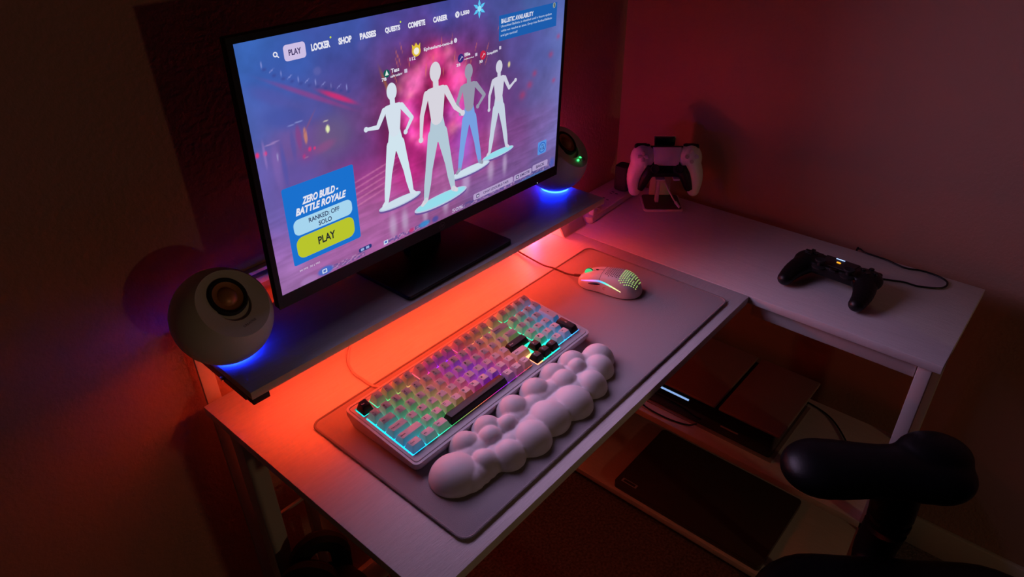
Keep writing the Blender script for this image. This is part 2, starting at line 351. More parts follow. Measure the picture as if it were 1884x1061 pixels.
# reflections of the figures in the wet floor
for s0, w_ in ((.335, .013), (.375, .012), (.445, .010), (.52, .012), (.6, .016), (.7, .014), (.76, .010)): blob(s0, .085 if s0 < .6 else .15, w_, .06, (200, 185, 215), .6, 0, 3)
blob(.60, .33, .035, .12, (170, 110, 240), .55); blob(.48, .38, .02, .1, (190, 90, 190), .35); blob(.71, .36, .018, .06, (200, 180, 210), .5)
# bottom strip of small lettering and icons
pix = rng.rand(8, 170); 
for j in range(NY):
    tt = j/(NY-1)
    if .006 < tt < .032:
        for i in range(NX):
            ss = i/(NX-1)
            if (.13 < ss < .24) or (.30 < ss < .46) or (.56 < ss < .98):
                v = pix[int(tt*250) % 8, int(ss*165)]; c_ = (70, 70, 140) if v < .45 else ((190, 160, 200) if v < .7 else None)
                if c_: img[j, i] = img[j, i]*.45+sc(c_)*.55
blob(.122, .022, .022, .02, (60, 105, 200), .9, 0, 8); blob(.44, .022, .02, .016, (50, 140, 210), .85, 0, 6); blob(.395, .02, .01, .012, (200, 50, 110), .8, 0, 6); blob(.48, .02, .012, .016, (60, 70, 160), .7, 0, 6)
blob(.075, .012, .025, .02, (172, 130, 195), .6, 0, 8); blob(.985, .03, .012, .03, (60, 90, 190), .6, 0, 4); blob(.89, .0, .07, .012, (60, 120, 190), .6, 0, 6)
img = np.clip(img, 0, 1); L = np.where(img <= .04045, img/12.92, ((img+.055)/1.055)**2.4)
me = bpy.data.meshes.new('screen'); n = NX*NY
pts = np.stack([gs.ravel()*MW, gt.ravel()*MH, np.zeros(n)], -1)
R3 = np.array(MF.to_3x3()); wp = pts @ R3.T+np.array(MF.translation)-np.array(mon['_o'])
idx = np.arange(n).reshape(NY, NX); q = np.stack([idx[:-1, :-1], idx[:-1, 1:], idx[1:, 1:], idx[1:, :-1]], -1).reshape(-1, 4)
me.from_pydata(wp.tolist(), [], q.tolist()); at = me.color_attributes.new('pic', 'FLOAT_COLOR', 'POINT')
at.data.foreach_set('color', np.concatenate([L.reshape(-1, 3), np.ones((n, 1))], 1).ravel())
me.materials.append(emis('screen_picture', (1, 1, 1), 1.0, 'pic'))
scr = bpy.data.objects.new('screen', me); COL.objects.link(scr); scr.parent = mon; scr['_o'] = mon['_o']

# ---- flat screen graphics, each colour one material
scm = {}
SCO = []
def scol(c_):
    if c_ not in scm: scm[c_] = len(SCO); SCO.append(emis('screen_%02x%02x%02x' % c_, lin(c_), 1.0))
    return scm[c_]
gb = new(); layer = [0.00015]
def poly(pts, c_, z=None):
    t = new(); z = layer[0] if z is None else z; f = t.faces.new([t.verts.new((a*MW, b_*MH, z)) for a, b_ in pts]); merge(gb, t, MF, scol(c_))
def rr(s0, s1, t0, t1, r, c_, z=None):      # rounded rectangle, r in metres
    t = new(); z = layer[0] if z is None else z; t.faces.new([t.verts.new((x, y, z)) for x, y in rpoly(s0*MW, s1*MW, t0*MH, t1*MH, r, 5)]); merge(gb, t, MF, scol(c_))
def ell(s0, t0, rx, ry, c_, rot=0, z=None, n=32):   # radii in metres
    t = new(); z = layer[0] if z is None else z; cr, sr = math.cos(rot), math.sin(rot)
    t.faces.new([t.verts.new((s0*MW+rx*math.cos(a)*cr-ry*math.sin(a)*sr, t0*MH+rx*math.cos(a)*sr+ry*math.sin(a)*cr, z)) for a in (2*PI*k/n for k in range(n))]); merge(gb, t, MF, scol(c_))
def st(body, s0, t0, w, h, c_, bold=.03, shear=0, z=None):
    text(gb, body, MF @ Matrix.Translation((s0*MW, t0*MH, layer[0]+.00015 if z is None else z)), w*MW, h*MH, bold, shear, scol(c_))
WHT = (228, 228, 240)
# top bar
layer[0] = .0002
for k in range(24):
    a0, a1 = 2*PI*k/24, 2*PI*(k+1)/24; cx_, cy_ = .083*MW, .938*MH
    t = new(); t.faces.new([t.verts.new((cx_+r*math.cos(a), cy_+r*math.sin(a), .0002)) for r, a in ((.0030, a0), (.0030, a1), (.0016, a1), (.0016, a0))]); merge(gb, t, MF, scol(WHT))
t = new(); t.faces.new([t.verts.new((.083*MW+x, .938*MH+y, .0002)) for x, y in ((.0016, -.0026), (.0025, -.0017), (.0046, -.0038), (.0037, -.0047))]); merge(gb, t, MF, scol(WHT))
rr(.1015, .152, .906, .962, .004, (205, 190, 228)); st('PLAY', .1268, .934, .029, .021, (62, 52, 100))
for w_, a, ww, hh in (('LOCKER', .188, .046, .026), ('SHOP', .249, .034, .025), ('PASSES', .3095, .044, .024), ('QUESTS', .378, .043, .024), ('COMPETE', .449, .052, .023), ('CAREER', .523, .046, .023), ('1,550', .605, .030, .020)): st(w_, a, .934, ww, hh, WHT, .055)
for a in (.214, .402): ell(a, .955, .0012, .0012, (200, 225, 70))
ell(.579, .934, .0042, .0042, WHT); st('V', .579, .934, .006, .014, (80, 80, 150))
for k in range(6):
    a = PI/2+k*PI/3; cx_, cy_ = .655*MW, .938*MH; r = .0135
    t = new(); pts_ = [(r*math.cos(a), r*math.sin(a)), (r*.52*math.cos(a+.36), r*.52*math.sin(a+.36)), (0, 0), (r*.52*math.cos(a-.36), r*.52*math.sin(a-.36))]
    t.faces.new([t.verts.new((cx_+x, cy_+y, .0002)) for x, y in pts_]); merge(gb, t, MF, scol((90, 200, 245)))
ell(.655, .938, .0040, .0040, (150, 225, 250), z=.00035)
# notice
rr(.7275, .966, .775, .888, .0006, (28, 92, 172)); st('BALLISTIC AVAILABILITY', .800, .862, .128, .021, WHT, .03)
st('Unranked Ballistic is disabled until a future update', .839, .838, .208, .0135, (190, 205, 230), .01)
st('while we resolve an issue. Drop into Ranked Ballistic', .840, .818, .210, .0135, (190, 205, 230), .01)
st('and get tactical!', .767, .798, .066, .0135, (190, 205, 230), .01)
ell(.953, .876, .0036, .0040, (215, 215, 60)); rr(.9515, .9545, .868, .884, .0003, (50, 50, 40), z=.0004)
# player names
ell(.352, .770, .0052, .0052, (12, 88, 82)); poly([(.352, .784), (.3465, .763), (.3575, .763)], (220, 235, 225), .0004)
st('78', .343, .750, .014, .014, WHT); st('Tess', .377, .7755, .024, .017, WHT); st('sahruderr', .380, .7545, .036, .011, WHT, .02); rr(.404, .413, .752, .768, .0006, (200, 190, 215))
poly([(.432, .838), (.456, .838), (.457, .858), (.450, .848), (.444, .862), (.438, .848), (.431, .858)], (225, 190, 60)); ell(.444, .828, .0075, .0072, (225, 190, 60)); ell(.444, .828, .0048, .0046, (240, 235, 225), z=.0004)
st('112', .431, .802, .018, .014, WHT); st('Ephesians-two-8', .514, .824, .094, .018, WHT, .02); ell(.571, .830, .0032, .0034, (210, 205, 225)); 
ell(.588, .748, .0060, .0062, (52, 40, 120)); st('25', .579, .722, .014, .012, WHT); st('Ellie', .611, .758, .020, .015, WHT); st('rwmgrhw', .617, .738, .036, .009, WHT, .02); rr(.639, .647, .738, .752, .0006, (200, 190, 215))
ell(.668, .734, .0064, .0066, (195, 35, 70)); st('30', .660, .708, .013, .012, WHT); st('Soap899', .703, .733, .040, .015, WHT, .02); rr(.729, .737, .738, .753, .0006, (200, 190, 215))
for a, b_ in ((.588, .748), (.668, .734)):
    poly([(a-.005, b_-.008), (a-.0038, b_-.0095), (a+.005, b_+.006), (a+.0038, b_+.0075)], (225, 220, 240), .0004); poly([(a-.002, b_+.012), (a+.007, b_+.004), (a+.0075, b_-.002), (a+.004, b_+.006)], (225, 220, 240), .0004)
# lower left panel
rr(.0435, .233, .104, .447, .003, (26, 112, 205), .0002)
st('ZERO BUILD -', .137, .372, .098, .032, WHT, .045, .35); st('BATTLE ROYALE', .137, .333, .138, .032, WHT, .045, .35)
rr(.0575, .2175, .231, .302, .0085, (165, 212, 238), .0003); st('RANKED: OFF', .140, .280, .084, .021, (40, 52, 92), .02, z=.00045); st('SOLO', .140, .250, .036, .021, (40, 52, 92), .02, z=.00045)
rr(.0575, .2175, .126, .222, .0105, (184, 196, 44), .0003); st('PLAY', .138, .174, .048, .036, (38, 44, 44), .03, z=.00045)
st('30 FPS  30 | 702', .082, .073, .056, .010, (220, 205, 230), .01)
# lower right
rr(.628, .798, .022, .056, .003, (178, 156, 200)); rr(.802, .884, .022, .056, .003, (172, 152, 198)); rr(.888, .962, .028, .064, .003, (172, 152, 198))
rr(.640, .652, .029, .048, .0008, (50, 45, 90), .0004); rr(.6425, .6495, .033, .044, .0004, (200, 190, 220), .0005); st('CHAT (DOUBLE-TAP)', .723, .038, .108, .017, (60, 52, 95), .02)
rr(.812, .824, .030, .049, .0008, (50, 45, 90), .0004); rr(.8145, .8215, .034, .045, .0004, (190, 180, 215), .0005); st('EMOTE', .853, .040, .044, .016, (70, 60, 105), .02); st('BACK', .926, .046, .040, .017, (60, 52, 95), .02)
rr(.910, .951, .112, .186, .003, (88, 145, 220)); ell(.931, .149, .0098, .0098, (48, 95, 190), z=.0003); ell(.931, .149, .0080, .0080, (92, 150, 222), z=.0004); st('112', .931, .143, .020, .016, (40, 60, 130), z=.0005); st('LVL', .931, .162, .014, .010, (40, 60, 130), z=.0005)
for a in (.112, .30): rr(a, a+.014, .012, .032, .0012, (205, 215, 235), .0003); rr(a+.003, a+.011, .017, .028, .0008, (80, 110, 190), .0004)
rr(.222, .262, .030, .050, .0025, (40, 52, 120), .0003); rr(.228, .238, .034, .046, .0008, (150, 170, 220), .0004); rr(.244, .254, .034, .046, .0008, (150, 170, 220), .0004)
st('50%', .565, .020, .044, .020, (190, 170, 205), .03)
# glowing discs with plain, featureless mannequins standing on them
def capsule(p0, p1, r0, r1, c_, z):
    (x0, y0), (x1, y1) = p0, p1; d = Vector((x1-x0, y1-y0)); n_ = Vector((-d.y, d.x)).normalized(); t = new(); pts_ = []
    a = math.atan2(n_.y, n_.x)
    for k in range(9): pts_.append((x0+r0*math.cos(a+PI*k/8), y0+r0*math.sin(a+PI*k/8)))
    for k in range(9): pts_.append((x1+r1*math.cos(a+PI+PI*k/8), y1+r1*math.sin(a+PI+PI*k/8)))
    t.faces.new([t.verts.new((x, y, z)) for x, y in pts_]); merge(gb, t, MF, scol(c_))
def man(s0, foot, head, cu, cl, z, arms):
    H = (head-foot)*MH; x = s0*MW; y = foot*MH; u = H/8; 
    for sg in (-1, 1):
        hip = (x+sg*.32*u, y+4.0*u); kn = (x+sg*.75*u, y+2.15*u); an = (x+sg*1.10*u, y+.28*u)
        capsule(hip, kn, .42*u, .28*u, cl, z); capsule(kn, (kn[0]*.5+an[0]*.5, kn[1]*.5+an[1]*.5), .27*u, .26*u, cl, z); capsule((kn[0]*.5+an[0]*.5, kn[1]*.5+an[1]*.5), an, .26*u, .17*u, cl, z); capsule(an, (an[0]+sg*.28*u, an[1]-.2*u), .17*u, .12*u, cu, z)
    capsule((x, y+6.1*u), (x, y+5.0*u), .62*u, .46*u, cu, z+.00002); capsule((x-.48*u, y+6.4*u), (x+.48*u, y+6.4*u), .26*u, .26*u, cu, z+.00002); capsule((x, y+4.9*u), (x, y+4.15*u), .46*u, .62*u, cl, z+.00001)
    capsule((x, y+6.6*u), (x, y+7.0*u), .2*u, .2*u, cu, z+.00002); ell(s0, (y+7.45*u)/MH, .40*u, .54*u, cu, z=z+.00003)
    for sg, (ex, ey, hx, hy) in zip((-1, 1), arms):
        sh = (x+sg*.7*u, y+6.4*u); el = (x+sg*ex*u, y+ey*u); ha = (x+sg*hx*u, y+hy*u)
        capsule(sh, el, .20*u, .15*u, cu, z+.00004); capsule(el, ha, .15*u, .10*u, cu, z+.00004); ell(ha[0]/MW, ha[1]/MH, .17*u, .17*u, cu, z=z+.00005)
for a, b_, w_, h_, ro in ((.731, .224, .038, .0060, .02), (.617, .197, .045, .0070, .02), (.364, .192, .040, .0070, .02), (.505, .110, .056, .0100, .02)):
    ell(a, b_-.009, w_, h_, (110, 80, 150), ro, .00018); ell(a, b_, w_, h_, (185, 200, 225), ro, .0002); ell(a, b_+.002, w_*.93, h_*.82, (150, 220, 235) if a in (.505, .731) else (205, 222, 235), ro, .00022)
man(.730, .232, .690, (205, 205, 222), (196, 208, 224), .00026, ((1.15, 5.3, 1.2, 4.1), (1.3, 5.4, 2.1, 5.9)))
man(.615, .205, .715, (150, 150, 170), (120, 160, 225), .00034, ((1.2, 5.4, .9, 4.6), (1.6, 5.4, .9, 4.7)))
man(.362, .198, .730, (212, 224, 236), (208, 228, 238), .00042, ((1.3, 5.5, 2.2, 5.6), (1.5, 5.4, .9, 4.6)))
man(.500, .118, .765, (215, 212, 222), (178, 200, 214), .0005, ((1.1, 5.3, 1.25, 4.0), (1.4, 5.2, 2.0, 4.7)))
obj('screen_graphics', gb, SCO, mon, smooth=False)
# added area lamp at the panel, strengthening the light it throws into the room
sl = light('screen_light', 'AREA', MF @ Vector((MW/2, MH/2, .004)), 2.6, (.67, .45, .78), MW*.98, MH*.96, mZ, spread=2.35)
sl.rotation_euler = frame((0, 0, 0), mX, -mY, -mZ).to_euler()

# ------------------------------------------------------------------ mousepad
pd = thing('mousepad', (.415, .175, 0), 'large grey cloth desk mat with stitched rim under keyboard and mouse', 'desk mat')
PX0, PX1, PY0, PY1 = .0785, .7545, .0215, .3295
b = new(); prism(b, rpoly(PX0, PX1, PY0, PY1, .014, 8), .0003, .0035, bev=.0008); obj('mat_surface', b, pad_mat, pd)
b = new(); tube(b, [Vector((x, y, .0028)) for x, y in rpoly(PX0+.0005, PX1-.0005, PY0+.0005, PY1-.0005, .014, 8)], .0021, n=8, smooth=False, closed=True); obj('stitched_edge', b, pad_rim, pd)
MZ = .0036

# ------------------------------------------------------------------ keyboard
U = .01905; KT = .0879
KO = Vector((.1224, .1583, .0215)); KM = Matrix.Translation(KO) @ Matrix.Rotation(.0007, 4, 'Z') @ Matrix.Rotation(KT, 4, 'X')
kb = thing('keyboard', (.306, .218, MZ), 'white compact keyboard with rainbow backlight and black accent keys on the desk mat', 'keyboard')
# case: tapered tray with an inner lip; z=0 of the key frame is the rim height
CX0, CX1, CY0, CY1 = -.0105, 19.25*U+.0105, -.0165, 6.25*U+.0125
b = new(); t = new()
outer = rpoly(CX0, CX1, CY0, CY1, .008, 6); lipo = rpoly(CX0+.0035, CX1-.0035, CY0+.0035, CY1-.0035, .0055, 6); inn = rpoly(-.0012, 19.25*U+.0012, -.0062, 6.25*U+.0012, .0015, 6)
low = rpoly(CX0+.004, CX1-.004, CY0+.005, CY1-.004, .008, 6)
def ring(pts, z=None, world=None): return [t.verts.new(KM @ Vector((x, y, z)) if world is None else Vector(((KM @ Vector((x, y, 0))).x, (KM @ Vector((x, y, 0))).y, world))) for x, y in pts]
rings = [ring(low, world=MZ+.0003), ring([(x, y) for x, y in outer], z=-.008), ring(outer, z=-.0008), ring([(x*.9985+.0003, y*.998) for x, y in outer], z=0), ring(lipo, z=0), ring(rpoly(CX0+.0042, CX1-.0042, CY0+.0042, CY1-.0042, .005, 6), z=-.0012), ring(rpoly(CX0+.005, CX1-.005, CY0+.005, CY1-.005, .005, 6), z=.0002), ring(inn, z=.0002), ring(inn, z=-.006)]
for A, B in zip(rings, rings[1:]):
    for k in range(len(A)): t.faces.new((A[k], A[(k+1) % len(A)], B[(k+1) % len(A)], B[k]))
t.faces.new(rings[-1]); t.faces.new(rings[0][::-1]); bmesh.ops.recalc_face_normals(t, faces=t.faces); merge(b, t)
for x0, x1, y0, y1 in ((-.06, 13.22, -.32, 0), (16.28, 19.31, -.32, -.02), (-.06, 19.31, 5.02, 5.23), (15.02, 15.23, .80, 5.02), (14.02, 14.22, 1.78, 2.0), (13.02, 13.22, 0, .98), (1.03, 1.22, 5.23, 6.3), (5.28, 5.47, 5.23, 6.3), (9.53, 9.72, 5.23, 6.3), (13.78, 13.97, 5.23, 6.3), (15.03, 15.22, 5.23, 6.3)):
    box(b, x0*U, x1*U, y0*U, y1*U, -.006, .0002, mx=KM)
obj('case', b, mat('keyboard_case', (.60, .54, .57), .4), kb)
# glowing plate under the keys: rainbow by position
def hue(x, y):   # x in key units from the left, y rows from the back
    stops = [(-.5, (.02, .55, 1.0)), (1.2, (.03, .75, .60)), (3.0, (.12, .75, .30)), (4.6, (.60, .62, .22)), (5.8, (.95, .34, .22)), (6.9, (1.0, .12, .30)), (7.9, (.70, .08, .95)), (9.2, (.38, .06, 1.0)), (10.2, (.85, .08, .60)), (11.2, (1.0, .20, .20)), (12.6, (1.0, .42, .22)), (13.9, (.75, .62, .25)), (14.8, (.03, .85, .40)), (16.2, (.03, .80, .50)), (17.4, (.05, .60, .95)), (19.6, (.10, .40, 1.0))]
    xx = x-.35*(y-3) if x < 14 else x-.25*(3-y)
    for (a, ca), (b_, cb) in zip(stops, stops[1:]):
        if xx <= b_: f_ = max(0, (xx-a)/(b_-a)); return tuple(p*(1-f_)+q_*f_ for p, q_ in zip(ca, cb))
    return stops[-1][1]
gx = np.linspace(-.05, 19.30, 120); gy = np.linspace(-.30, 6.28, 44)
kme = bpy.data.meshes.new('backlight'); vs = []; cs = []
for yy in gy:
    for xx in gx:
        p = KM @ Vector((xx*U, yy*U, -.0022)); vs.append(tuple(p-Vector(kb['_o']))); cc = hue(xx, 6.25-yy)
        yb = 6.25-yy; cc = tuple(q_**1.35 for q_ in cc); k = (1.0 if yb > 1.1 else .55)*(.35 if (yb > 5.2 and 3.6 < xx < 13.2) else 1)
        cs += [cc[0]*k, cc[1]*k, cc[2]*k, 1]
nx = len(gx); fc = [(j*nx+i, j*nx+i+1, (j+1)*nx+i+1, (j+1)*nx+i) for j in range(len(gy)-1) for i in range(nx-1)]
kme.from_pydata(vs, [], fc); ca = kme.color_attributes.new('pic', 'FLOAT_COLOR', 'POINT'); ca.data.foreach_set('color', cs)
kme.materials.append(emis('key_backlight', (1, 1, 1), 3.0, 'pic')); ko = bpy.data.objects.new('backlight', kme); COL.objects.link(ko); ko.parent = kb; ko['_o'] = kb['_o']

def keycap(x, y, w, h, leg_, black=False, row=2, sub=None):
    """x, y: lower-left corner in key units, y measured from the front edge"""
    top = {0: .0125, 1: .0120, 2: .0108, 3: .0100, 4: .0102, 5: .0104}[row]; lean = {0: -.0012, 1: -.0008, 2: -.0003, 3: 0, 4: .0004, 5: .0004}[row]
    g = .0007; x0, x1, y0, y1 = x*U+g, (x+w)*U-g, y*U+g, (y+h)*U-g
    inx, iny0, iny1 = .0027, .0037, .0020
    t = new(); pr = [(x0, x1, y0, y1, .0004, .0006), (x0+.0005, x1-.0005, y0+.0006, y1-.0004, .0028, .0009), (x0+inx, x1-inx, y0+iny0, y1-iny1, None, .0016), (x0+inx+.0006, x1-inx-.0006, y0+iny0+.0006, y1-iny1-.0006, None, .0014)]
    rgs = []
    for i, (a, b_, c_, d, z, r) in enumerate(pr):
        rg = []
        for px, py in rpoly(a, b_, c_, d, r, 3):
            if z is None:
                zz = top+lean*((py-(c_+d)/2)/(d-c_))*2*(-1) - (.0005 if i == 2 else 0)
            else: zz = z
            rg.append(t.verts.new(KM @ Vector((px, py, zz))))
        rgs.append(rg)
    for A, B in zip(rgs, rgs[1:]):
        for k in range(len(A)): t.faces.new((A[k], A[(k+1) % len(A)], B[(k+1) % len(A)], B[k]))
    t.faces.new(rgs[-1]); bmesh.ops.recalc_face_normals(t, faces=t.faces)
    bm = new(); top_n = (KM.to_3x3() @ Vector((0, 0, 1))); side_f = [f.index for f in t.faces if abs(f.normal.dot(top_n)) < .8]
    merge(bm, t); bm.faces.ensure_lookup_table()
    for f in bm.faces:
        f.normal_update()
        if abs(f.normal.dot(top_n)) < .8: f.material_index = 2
    if leg_:
        n_ = len(leg_); mxl = KM @ Matrix.Translation(((x0+inx+.0009), 0, 0))
        tw = .0028 if n_ == 1 else min(.0016*n_, (x1-x0)-2*inx-.002); hh = .0034 if n_ == 1 else .0022
        cxk = x0+inx+.0014+tw/2 if n_ > 1 or w > 1.1 else (x0+inx+.0032)
        cyk = (y0+iny0+y1-iny1)/2+(.0014 if n_ == 1 else 0)
        if h > 1.5: cxk = (x0+x1)/2
        zz = top+lean*((cyk-(y0+iny0+y1-iny1)/2)/(y1-y0))*-2+.0003
        text(bm, leg_, KM @ Matrix.Translation((cxk, cyk, zz)), tw, hh if leg_ not in '-.,\'`=' else None if n_ > 1 else .0012, .02, mi=1)
        if sub: text(bm, sub, KM @ Matrix.Translation((cxk, cyk-.0048, zz+.0001)), .0018, .0022, .01, mi=1)
    o = obj('keycap', bm, [key_k if black else key_w, legend_w if black else legend_k, key_k if black else key_s], kb)
    if black: o['label'] = 'black keycap'
    return o
fy = 5.25
keycap(0, fy, 1, 1, 'Esc', True, 0)
x = 1.25
for i in range(12):
    keycap(x, fy, 1, 1, 'F%d' % (i+1), row=0); x += 1 + (.25 if i in (3, 7) else 0)
keycap(14, fy, 1, 1, 'Del', row=0)
for i, l_ in enumerate(('PgUp', 'PgDn', 'Home', 'End')): keycap(15.25+i, fy, 1, 1, l_, row=0)
for i, (l_, s_) in enumerate(zip('`1234567890-=', '~!@#$%^&*()_+')): keycap(i, 4, 1, 1, l_, row=1, sub=s_)
keycap(13, 4, 2, 1, 'Backspace', row=1)
keycap(0, 3, 1.5, 1, 'Tab', row=2)
for i, l_ in enumerate('QWERTYUIOP[]'): keycap(1.5+i, 3, 1, 1, l_, row=2)
keycap(13.5, 3, 1.5, 1, '\\', row=2)
keycap(0, 2, 1.75, 1, 'Caps Lock', row=3)
for i, l_ in enumerate("ASDFGHJKL;'"): keycap(1.75+i, 2, 1, 1, l_, row=3)
keycap(12.75, 2, 2.25, 1, 'Enter', True, 3)
keycap(0, 1, 2.25, 1, 'Shift', row=4)
for i, l_ in enumerate('ZXCVBNM,./'): keycap(2.25+i, 1, 1, 1, l_, row=4)
keycap(12.25, 1, 1.75, 1, 'Shift', row=4)
for x, w, l_, k_ in ((0, 1.25, 'Ctrl', 0), (1.25, 1.25, 'Win', 0), (2.5, 1.25, 'Alt', 0), (3.75, 6.25, '', 1), (10, 1, 'Alt', 0), (11, 1, 'Fn', 0), (12, 1, 'Ctrl', 0)): keycap(x, 0, w, 1, l_, bool(k_), 5)
keycap(14.25, .75, 1, 1, '^', True, 4)
for i, l_ in enumerate('<v>'): keycap(13.25+i, -.25, 1, 1, l_, True, 5)
for r_, row_ in enumerate((('Num', '/', '*', '-'), ('7', '8', '9'), ('4', '5', '6'), ('1', '2', '3'))):
    for i, l_ in enumerate(row_): keycap(15.25+i, 4-r_, 1, 1, l_, row=1+r_)
keycap(18.25, 2, 1, 2, '+', row=2); keycap(18.25, 0, 1, 2, 'E', True, row=4); keycap(16.25, 0, 1, 1, '0', row=5); keycap(17.25, 0, 1, 1, '.', row=5)

b = new(); tube(b, [(.188, .300, .016), (.189, .315, .010), (.190, .330, .004), (.191, .352, .003), (.192, .377, .003), (.206, .409, .003), (.236, .441, .003), (.26, .47, .003)], .0022)
tag(obj('keyboard_cable', b, mat('pinkish_cable', (.55, .45, .45), .5)), 'thin pale keyboard cable running back under the monitor shelf', 'cable')

# ------------------------------------------------------------------ cloud wrist rest
blobs = [(.1417, .101, .0316), (.1792, .0838, .0194), (.1859, .1258, .0211), (.2105, .0701, .0219), (.215, .1061, .0129), (.2277, .124, .0215), (.2471, .1036, .0119), (.2542, .067, .0271), (.2811, .1222, .0233), (.3014, .0734, .0291), (.3313, .1226, .0227), (.3486, .0671, .0286), (.3783, .1244, .0221), (.3739, .1017, .0154), (.4197, .1201, .0226), (.4104, .1051, .0118), (.3983, .0695, .0231), (.4388, .084, .0225), (.459, .0997, .0243)]
b = new()
for x, y, r in blobs:
    if r > .017: ball(b, (x, y, MZ+.001), (r*1.13, r*1.10, .0285 if r > .0225 else .0265), n=48)
    else: ball(b, (x, y, MZ+.010), (r*1.45, r*1.35, .0195), n=40)
for k in range(24):
    ball(b, (.150+.0125*k, .108, MZ), (.024, .020, .0205), n=28); ball(b, (.150+.0125*k, .082, MZ), (.024, .020, .0205), n=28)
bmesh.ops.bisect_plane(b, geom=b.verts[:]+b.edges[:]+b.faces[:], plane_co=(0, 0, MZ+.0004), plane_no=(0, 0, -1), clear_outer=True)
bmesh.ops.holes_fill(b, edges=[e for e in b.edges if e.is_boundary])
wr = obj('wrist_rest', b, foam); tag(wr, 'white cloud-shaped foam wrist rest in front of the keyboard', 'wrist rest')
m_ = wr.modifiers.new('r', 'REMESH'); m_.mode = 'VOXEL'; m_.voxel_size = .0012; m_.use_smooth_shade = True
m_ = wr.modifiers.new('s', 'SMOOTH'); m_.factor = .5; m_.iterations = 14

# ------------------------------------------------------------------ mouse
ms = thing('mouse', (.655, .207, MZ), 'white gaming mouse with honeycomb shell and rainbow side light on the desk mat', 'mouse')
mf = Vector((.643, .268, 0)); mr = Vector((.668, .150, 0)); mdir = (mf-mr).normalized(); ML = .122
MM = frame(((.655), .209, MZ), (mdir.y, -mdir.x, 0), mdir, (0, 0, 1))   # local Y = front, X = right
def mw(t): # half width along v 0 (rear) .. 1 (front)
    return .031*(max(0, 1-((t-.5)/.5)**4))**.5*(1-.10*math.exp(-((t-.60)/.16)**2))
def mh(t): return .0375*max(0, 1-abs((t-.36)/(.66 if t > .36 else .37))**2.3)**.62*(1 if t < .36 else 1-.12*(t-.36))+.0
def msurf(t, a):   # a: 0 right .. PI left
    w, h = mw(t), mh(t); ca, sa = math.cos(a), math.sin(a); e = .62
    return Vector((w*math.copysign(abs(ca)**e, ca), (t-.5)*ML, .002+max(h-.002, 0)*abs(sa)**(e+.12)))
b = new(); t = new(); N1, N2 = 48, 36; rows = []
for i in range(N1+1):
    u = .5-.5*math.cos(PI*i/N1); u = .003+u*.994
    rows.append([t.verts.new(msurf(u, PI*j/N2)) for j in range(N2+1)])
for A, B in zip(rows, rows[1:]):
    for j in range(N2): t.faces.new((A[j], A[j+1], B[j+1], B[j]))
    t.faces.new((A[0], B[0], B[N2], A[N2]))
t.faces.new(rows[0]); t.faces.new(rows[-1][::-1]); bmesh.ops.recalc_face_normals(t, faces=t.faces); merge(b, t, MM)
obj('shell', b, white_pl, ms)
def mnorm(t, a):
    d1 = msurf(t+.004, a)-msurf(t-.004, a); d2 = msurf(t, a+.02)-msurf(t, a-.02); n_ = d2.cross(d1).normalized()
    return n_ if n_.dot(msurf(t, a)-Vector((0, (t-.5)*ML, .01))) > 0 else -n_
dark, lit = new(), new()
def hexa(bm, p, n_, r, lift):
    q_ = n_.to_track_quat('Z', 'Y').to_matrix().to_4x4(); q_.translation = p+n_*lift; tt = new(); bmesh.ops.create_circle(tt, cap_ends=True, segments=6, radius=r); merge(bm, tt, MM @ q_)
for i in range(17):
    tt = .06+.03*i
    for j in range(-6, 7):
        off = (j+(.5 if i % 2 else 0))*.0042
        w = mw(tt)
        if abs(off) > w*.82: continue
        # find the angle whose x is off
        lo_, hi_ = 0.02, PI-.02
        for _ in range(30):
            mid = (lo_+hi_)/2
            if msurf(tt, mid).x > off: lo_ = mid
            else: hi_ = mid
        a = (lo_+hi_)/2; p = msurf(tt, a); n_ = mnorm(tt, a)
        if tt > .30:
            if abs(off) < w*.62-(tt-.30)*.004: hexa(dark, p, n_, .00120, .0003)
        elif abs(off) > .002 or tt > .2: hexa(lit, p, n_, .00125, .0003)
obj('honeycomb', dark, mat('honeycomb_dark', (.02, .02, .03), .6), ms, smooth=False)
obj('lit_honeycomb', lit, emis('honeycomb_glow', (.55, .85, .22), .85), ms, smooth=False)
# split line between buttons and palm, scroll wheel, dpi button
b = new(); tube(b, [MM @ (msurf(.60, a)+Vector((0, 0, .00005))) for a in [PI*.22+PI*.56*k/12 for k in range(13)]], .0003, n=6); tube(b, [MM @ (msurf(tt, PI/2)+Vector((0, 0, .00005))) for tt in [.6+.36*k/8 for k in range(9)]], .0004, n=6); obj('seam', b, legend_k, ms)
p = msurf(.84, PI/2); b = new(); cyl(b, MM @ (p+Vector((-.0030, 0, -.003))), MM @ (p+Vector((.0030, 0, -.003))), .0088, n=28, bev=.0008)
wh = obj('scroll_wheel', b, emis('wheel_glow', (.10, .80, .30), .8), ms, label='green glowing scroll wheel'); 
b = new(); cyl(b, MM @ (p+Vector((-.0016, 0, -.003))), MM @ (p+Vector((.0016, 0, -.003))), .0092, n=28, bev=.0005); obj('wheel_tyre', b, black_pl, wh)
p = msurf(.70, PI/2); b = new(); ball(b, MM @ (p+Vector((0, 0, -.0002))), (.0016, .0045, .0012), mx=MM, n=16); obj('dpi_button', b, black_pl, ms)
